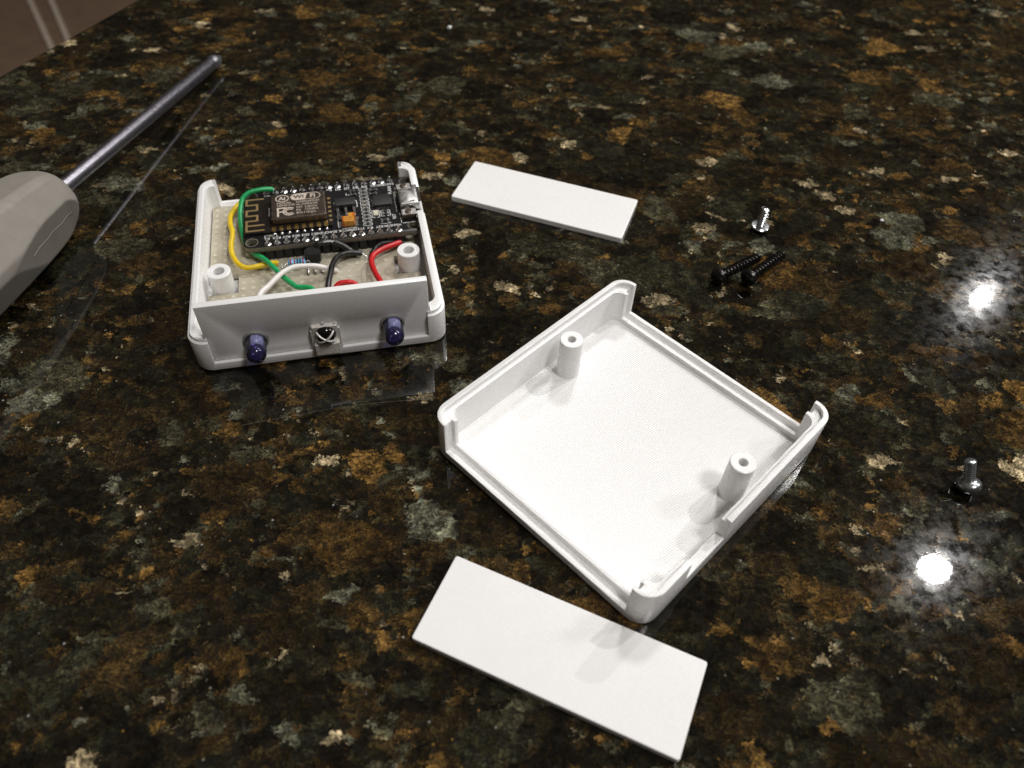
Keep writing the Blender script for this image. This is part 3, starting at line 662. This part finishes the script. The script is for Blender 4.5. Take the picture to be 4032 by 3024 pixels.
bw = wire('short printed black wire arching beside the board edge', W_BLK,
     [(-.4, 1.7, 4.3), (0.0, 1.8, 6.6), (0.9, 1.6, 8.1), (2.2, 2.0, 8.4), (3.9, 2.3, 8.1), (5.8, 2.1, 7.7), (7.5, 1.5, 7), (8.8, 0.8, 6.2), (9.9, 0.3, 5.4), (10.7, 0.3, 4.3)], .78)
aw = MB(); 
for ch, x, y, z, a in (('M', 3.0, 1.62, 8.93, .18), ('W', 4.0, 1.66, 8.88, .0), ('A', 4.95, 1.6, 8.72, -.12)): text_into(aw, ch, x, y, z, 1.25, a + math.pi)
aw.build('lettering', SILK, bw)
wire('black wire tucked behind the red wire under the board edge', W_BLK, [(14.6, -2.2, 4.2), (15.0, -1.2, 5), (15.6, -0.4, 5.3), (16.4, 0.7, 5.6), (17.9, 1.8, 5.8), (20.0, 2.4, 5.6), (22.2, 2.8, 5.0), (23.2, 3.6, 4.3)], .72)
wire('red wire bending down from the screw post to the panel', W_RED,
     [(23.4, 1.4, 5.9), (21.8, 0.5, 6.2), (20.5, -0.2, 6.4), (18.3, -1.4, 6.6), (16.2, -3.0, 6.8), (15.0, -4.8, 7), (14.6, -7.1, 7.2), (14.9, -10.1, 7.4), (15.4, -12.7, 7.6), (16.0, -15.0, 7.8), (16.4, -17.7, 8), (17.0, -22, 8.2), (17.4, -27, 8.3)], .78,
     bare=[(23.3, 1.4, 5.9), (24.2, 2.0, 5.6), (24.8, 2.6, 4.6), (24.9, 2.7, 3.5)])
wire('short red wire loop just behind the standing panel', W_RED, [(3.2, -21, 6.2), (4.2, -16.4, 7.0), (5.5, -14.9, 7.8), (7.4, -14.8, 8), (9.1, -15.1, 7.8), (10.3, -16.4, 7.2), (11, -20, 6.4)], .75)
# resistor
rs = thing('resistor', 'blue banded resistor lying beside the black transistor', 'resistor', to_box(-5.2, -1.95, 5.6), BT)
RX = Matrix.Rotation(math.pi / 2, 4, 'Y')
MB().lathe([(0, -2.35), (.7, -2.32), (1.1, -2.1), (1.18, -1.6), (1.02, -1.15), (.98, 0), (1.02, 1.15), (1.18, 1.6), (1.1, 2.1), (.7, 2.32), (0, 2.35)], 20, 0, RX).build('body', RES, rs, angle=60)
for x, mt_, rr in ((-1.55, RB, 1.19), (-.55, RB, 1.005), (.25, RK, 1.005), (.95, RK, 1.03), (1.75, RB, 1.19)):
    MB().ring([(rr - .1, x - .2), (rr, x - .2), (rr, x + .2), (rr - .1, x + .2)], 20, 0, RX).build('band', mt_, rs)
MB().tube([(-2.3, 0, 0), (-3.2, -.35, 0), (-3.8, -1.2, -.7), (-4.0, -2.0, -2.2)], .24, 8).build('lead', SOLDER, rs)
MB().tube([(2.3, 0, 0), (3.2, .2, 0), (3.6, .4, -1.0), (3.6, .5, -2.2)], .24, 8).build('lead', SOLDER, rs)
# transistor
tr = thing('transistor', 'black transistor standing between the board and the white wire', 'transistor', to_box(-.75, -.7, 4.0), BT)
prof = [(2.2 * math.cos(a), 2.2 * math.sin(a)) for a in [math.radians(-32 + 244 * k / 22) for k in range(23)]]
MB().loft([[(x * k, y * k, z) for x, y in prof] for k, z in ((.97, .9), (1.0, 1.0), (1.0, 3.7), (.97, 3.8))]).build('body', W_BLK, tr)
for k, dx in enumerate((-1.27, 0, 1.27)): MB().tube([(dx * .9, -.5, 1.0), (dx * 1.0, -1.6, .75), (dx * 1.3, -3.4, .7), (dx * 1.5 + .3, -4.8, .3), (dx * 1.55 + .35, -5.1, -.6)], .24, 8).build('lead', SOLDER, tr)

# ------------------------------------------------------------------ screws
def thread(mb_, r, a, pitch, z0_, z1_, seg=20, taper=0.0, mi=0, M=None):
    n = max(4, int((z1_ - z0_) / pitch * 8)); L = []
    for i in range(n + 1):
        z = z0_ + (z1_ - z0_) * i / n; lp = []
        for k in range(seg):
            th = 2 * math.pi * k / seg; ph = ((z - z0_) / pitch - k / seg) % 1.0
            tri = max(0.0, 1 - abs(ph - .5) * 3.2)
            kf = 1.0 if not taper else min(1.0, (z1_ - z) / taper * .75 + .25)
            rr = (r + a * tri) * kf
            lp.append((rr * math.cos(th), rr * math.sin(th), z))
        L.append(lp)
    mb_.loft(L, mi, M)
def oriented(axis):
    return Vector(axis).normalized().to_track_quat('Z', 'Y').to_matrix().to_4x4()
# silver screw on its head
s1_ = thing('upright_screw', 'shiny silver screw standing on its head, thread pointing up', 'screw', (72.4, 192.4, 0))
MB().lathe([(0, 0.0), (1.3, .03), (1.9, .3), (2.2, .75), (2.3, 1.1), (2.7, 1.15), (2.75, 1.45), (2.5, 1.62), (1.2, 1.75), (0, 1.75)], 32).build('head', ZINC, s1_)
m = MB(); thread(m, .86, .52, 1.0, 1.7, 7.5, 24, .0); m.lathe([(1.05, 7.49), (.9, 7.65), (0, 7.66)], 20); m.build('thread', ZINC, s1_, angle=60)
def black_screw(label, head, tip):
    d = Vector(tip) - Vector(head); t_ = thing('black_screw', label, 'screw', head, 0, 'black screws lying side by side')
    M = oriented(d); Ln = d.length
    MB().lathe([(0, -1.0), (.55, -.95), (.6, -.6), (.8, -.95), (1.6, -.8), (2.25, -.35), (2.5, .15), (2.5, .5), (1.3, .9), (0, .95)], 28, 0, M).build('head', BLKMET, t_)
    m = MB(); thread(m, .95, .62, 1.3, .8, Ln, 22, 1.6, 0, M); m.build('thread', BLKMET, t_, angle=60)
black_screw('black screw lying next to its twin, the one nearer the white panels', (56.0, 167.1, 2.5), (70.2, 178.4, 1.45))
black_screw('black screw lying next to its twin, the one farther from the panels', (64.5, 167.2, 2.5), (77.4, 180.1, 1.45))
s2_ = thing('machine_screw', 'small grey machine screw resting on its rounded head near the bright reflection', 'screw', (104.3, 101.4, 0))
M = Matrix.Translation((0, 0, 1.62)) @ oriented((-.20, .42, .88))
MB().lathe([(0, -1.75), (.9, -1.6), (1.8, -1.05), (2.45, -.2), (2.7, .6), (2.45, 1.2), (1.6, 1.6), (1.3, 1.75), (0, 1.75)], 32, 0, M).build('head', GREYZ, s2_, angle=50)
m = MB(); thread(m, 1.16, .10, .5, 1.6, 6.6, 20, 0, 0, M); m.lathe([(1.2, 6.59), (1.0, 6.8), (0, 6.8)], 20, 0, M); m.build('thread', GREYZ, s2_, angle=70)

# ------------------------------------------------------------------ screwdriver
A = Vector((-112.9, 275.7, 2.3)); Bp = Vector((-131.0, 184.9, 9.6)); ax = (Bp - A).normalized()
sd = thing('screwdriver', 'screwdriver with grey rubber handle and round steel shaft', 'screwdriver', tuple(A), 0)
M = oriented(ax)
MB().lathe([(2.0, 5.8), (2.15, 6.2), (2.15, 100)], 32, 0, M).build('shaft', SHAFT, sd)
m = MB(); L = []
for z, r_, dep in ((-.6, .25, 0.1), (.8, .95, .55), (2.4, 1.75, .5), (3.9, 2.35, .3), (5.0, 2.55, .0), (6.2, 2.1, 0)):
    L.append([((r_ * (1 - dep * max(0, math.cos(4 * a)) ** 2)) * math.cos(a), (r_ * (1 - dep * max(0, math.cos(4 * a)) ** 2)) * math.sin(a), z) for a in [2 * math.pi * k / 32 for k in range(32)]])
m.loft(L, 0, M); m.build('bit_tip', BIT, sd, angle=40)
# handle: swept body with a scooped finger facet on the near side
hx = Vector((0, 0, 1)) - ax * ax.z; hx.normalize(); hy = ax.cross(hx)
NA, NT_ = 180, 200; L = []
keys = [(0, 3.2), (.5, 5.2), (1.5, 7.0), (3.2, 8.5), (6, 9.6), (11, 10.6), (20, 11.4), (35, 12.2), (55, 13.0), (80, 14.6), (98, 16.0), (105, 15.0), (109, 12.0), (111, 6.0)]
def rad(t):
    return sum(rad0(max(0.0, min(111.0, t + d * min(1.0, .15 + t / 12) * min(1.0, (111.5 - t) / 6)))) for d in (-4, -3, -2, -1, 0, 1, 2, 3, 4)) / 9
def rad0(t):
    for (a, ra), (b, rb) in zip(keys, keys[1:]):
        if a <= t <= b: return ra + (rb - ra) * (t - a) / (b - a)
    return keys[-1][1]
t0 = 95.5
for i in range(NT_ + 1):
    t = 111 * (i / NT_) ** 1.6; lp = []
    for k in range(NA):
        th = 2 * math.pi * k / NA; hx_ = ((math.degrees(th) - 335) % 60) - 30; q_ = min(1.0, t / 9); r_ = rad(t) * (1 + q_ * (min(1.0, .915 / math.cos(math.radians(hx_))) * 1.05 - 1))
        # flat thumb facet cut into the lower right-hand side
        f_ = max(0.0, min(1.0, (t - 1.5) / 7.0)) * max(0.0, min(1.0, (38.0 - t) / 22.0)); f_ = f_ * f_ * (3 - 2 * f_)
        cs = math.cos(th - math.radians(258))
        if cs > .3: r_ = min(r_, rad(t) * (1.03 - .20 * f_) / cs)
        lp.append(tuple(ax * (t0 + t) + hx * (r_ * math.cos(th)) + hy * (r_ * math.sin(th))))
    L.append(lp)
MB().loft(L).build('handle', RUBBER, sd, angle=50)

pts = []
for k in range(9):
    t = 6.5 + 20 * k / 8; th = math.radians(262 + 1.2 * math.sin(k * 2.1)); f_ = min(1.0, (t - 1.5) / 7.0) * min(1.0, (38.0 - t) / 22.0); f_ = f_ * f_ * (3 - 2 * f_); r_ = rad(t) * (1.03 - .20 * f_) / math.cos(th - math.radians(258)) + .02
    pts.append(tuple(ax * (t0 + t) + hx * (r_ * math.cos(th)) + hy * (r_ * math.sin(th))))
MB().tube(pts, .10, 6).build('mould_seam', RUBBER, sd)
# ------------------------------------------------------------------ stray bits on the counter
tag(MB().tube([(-63.1, 110.2, .05), (-52, 113.6, .06), (-43, 116.4, .05), (-30, 119.2, .05), (-19.4, 120.9, .05)], .02, 5).build('scratch_line', SCRATCH), 'hair-thin raised line for a scratch in the stone between the two enclosure halves', 'thread')  # stands for a scratch in the stone, added as a thin tube
m = MB().rbox(-2.5, 2.5, -.4, .4, 0, .5, .1, .12, 0, Matrix.Identity(4))
tag(m.build('plastic_offcut', mat_clear('clear_film', (.9, .9, .9), (.95, .95, .95), .2, 1.45, .04, (.6, .6, .6)), None, (-40.9, 117.8, 0.0), .36), 'tiny clear plastic sliver in front of the enclosure base', 'offcut')

def crumb(label, x, y, r, mat, seed):
    r_ = random.Random(seed); m = MB(); L = []
    for i in range(6):
        a = -math.pi / 2 + math.pi * i / 5
        L.append([(r * max(.05, math.cos(a)) * r_.uniform(.6, 1.3) * math.cos(2 * math.pi * k / 8), r * max(.05, math.cos(a)) * r_.uniform(.5, 1.1) * math.sin(2 * math.pi * k / 8), r * .55 * (1 + math.sin(a))) for k in range(8)])
    tag(m.loft(L).build('crumb', mat, None, (x, y, 0), r_.uniform(0, 3), angle=20), label, 'crumb', 'plastic crumbs on the counter')
crumb('white plastic crumb beside the screwdriver handle', -136.1, 146.9, 1.1, PLA, 3)
crumb('small white fleck at the far side of the counter', -31.4, 310.4, 1.1, PLA, 5)  # pale fleck, built as a small solid
crumb('small pale fleck on the stone beyond the upright silver screw', 111.2, 198.9, .75, PLA, 9)  # another pale fleck, smaller, same lumpy solid
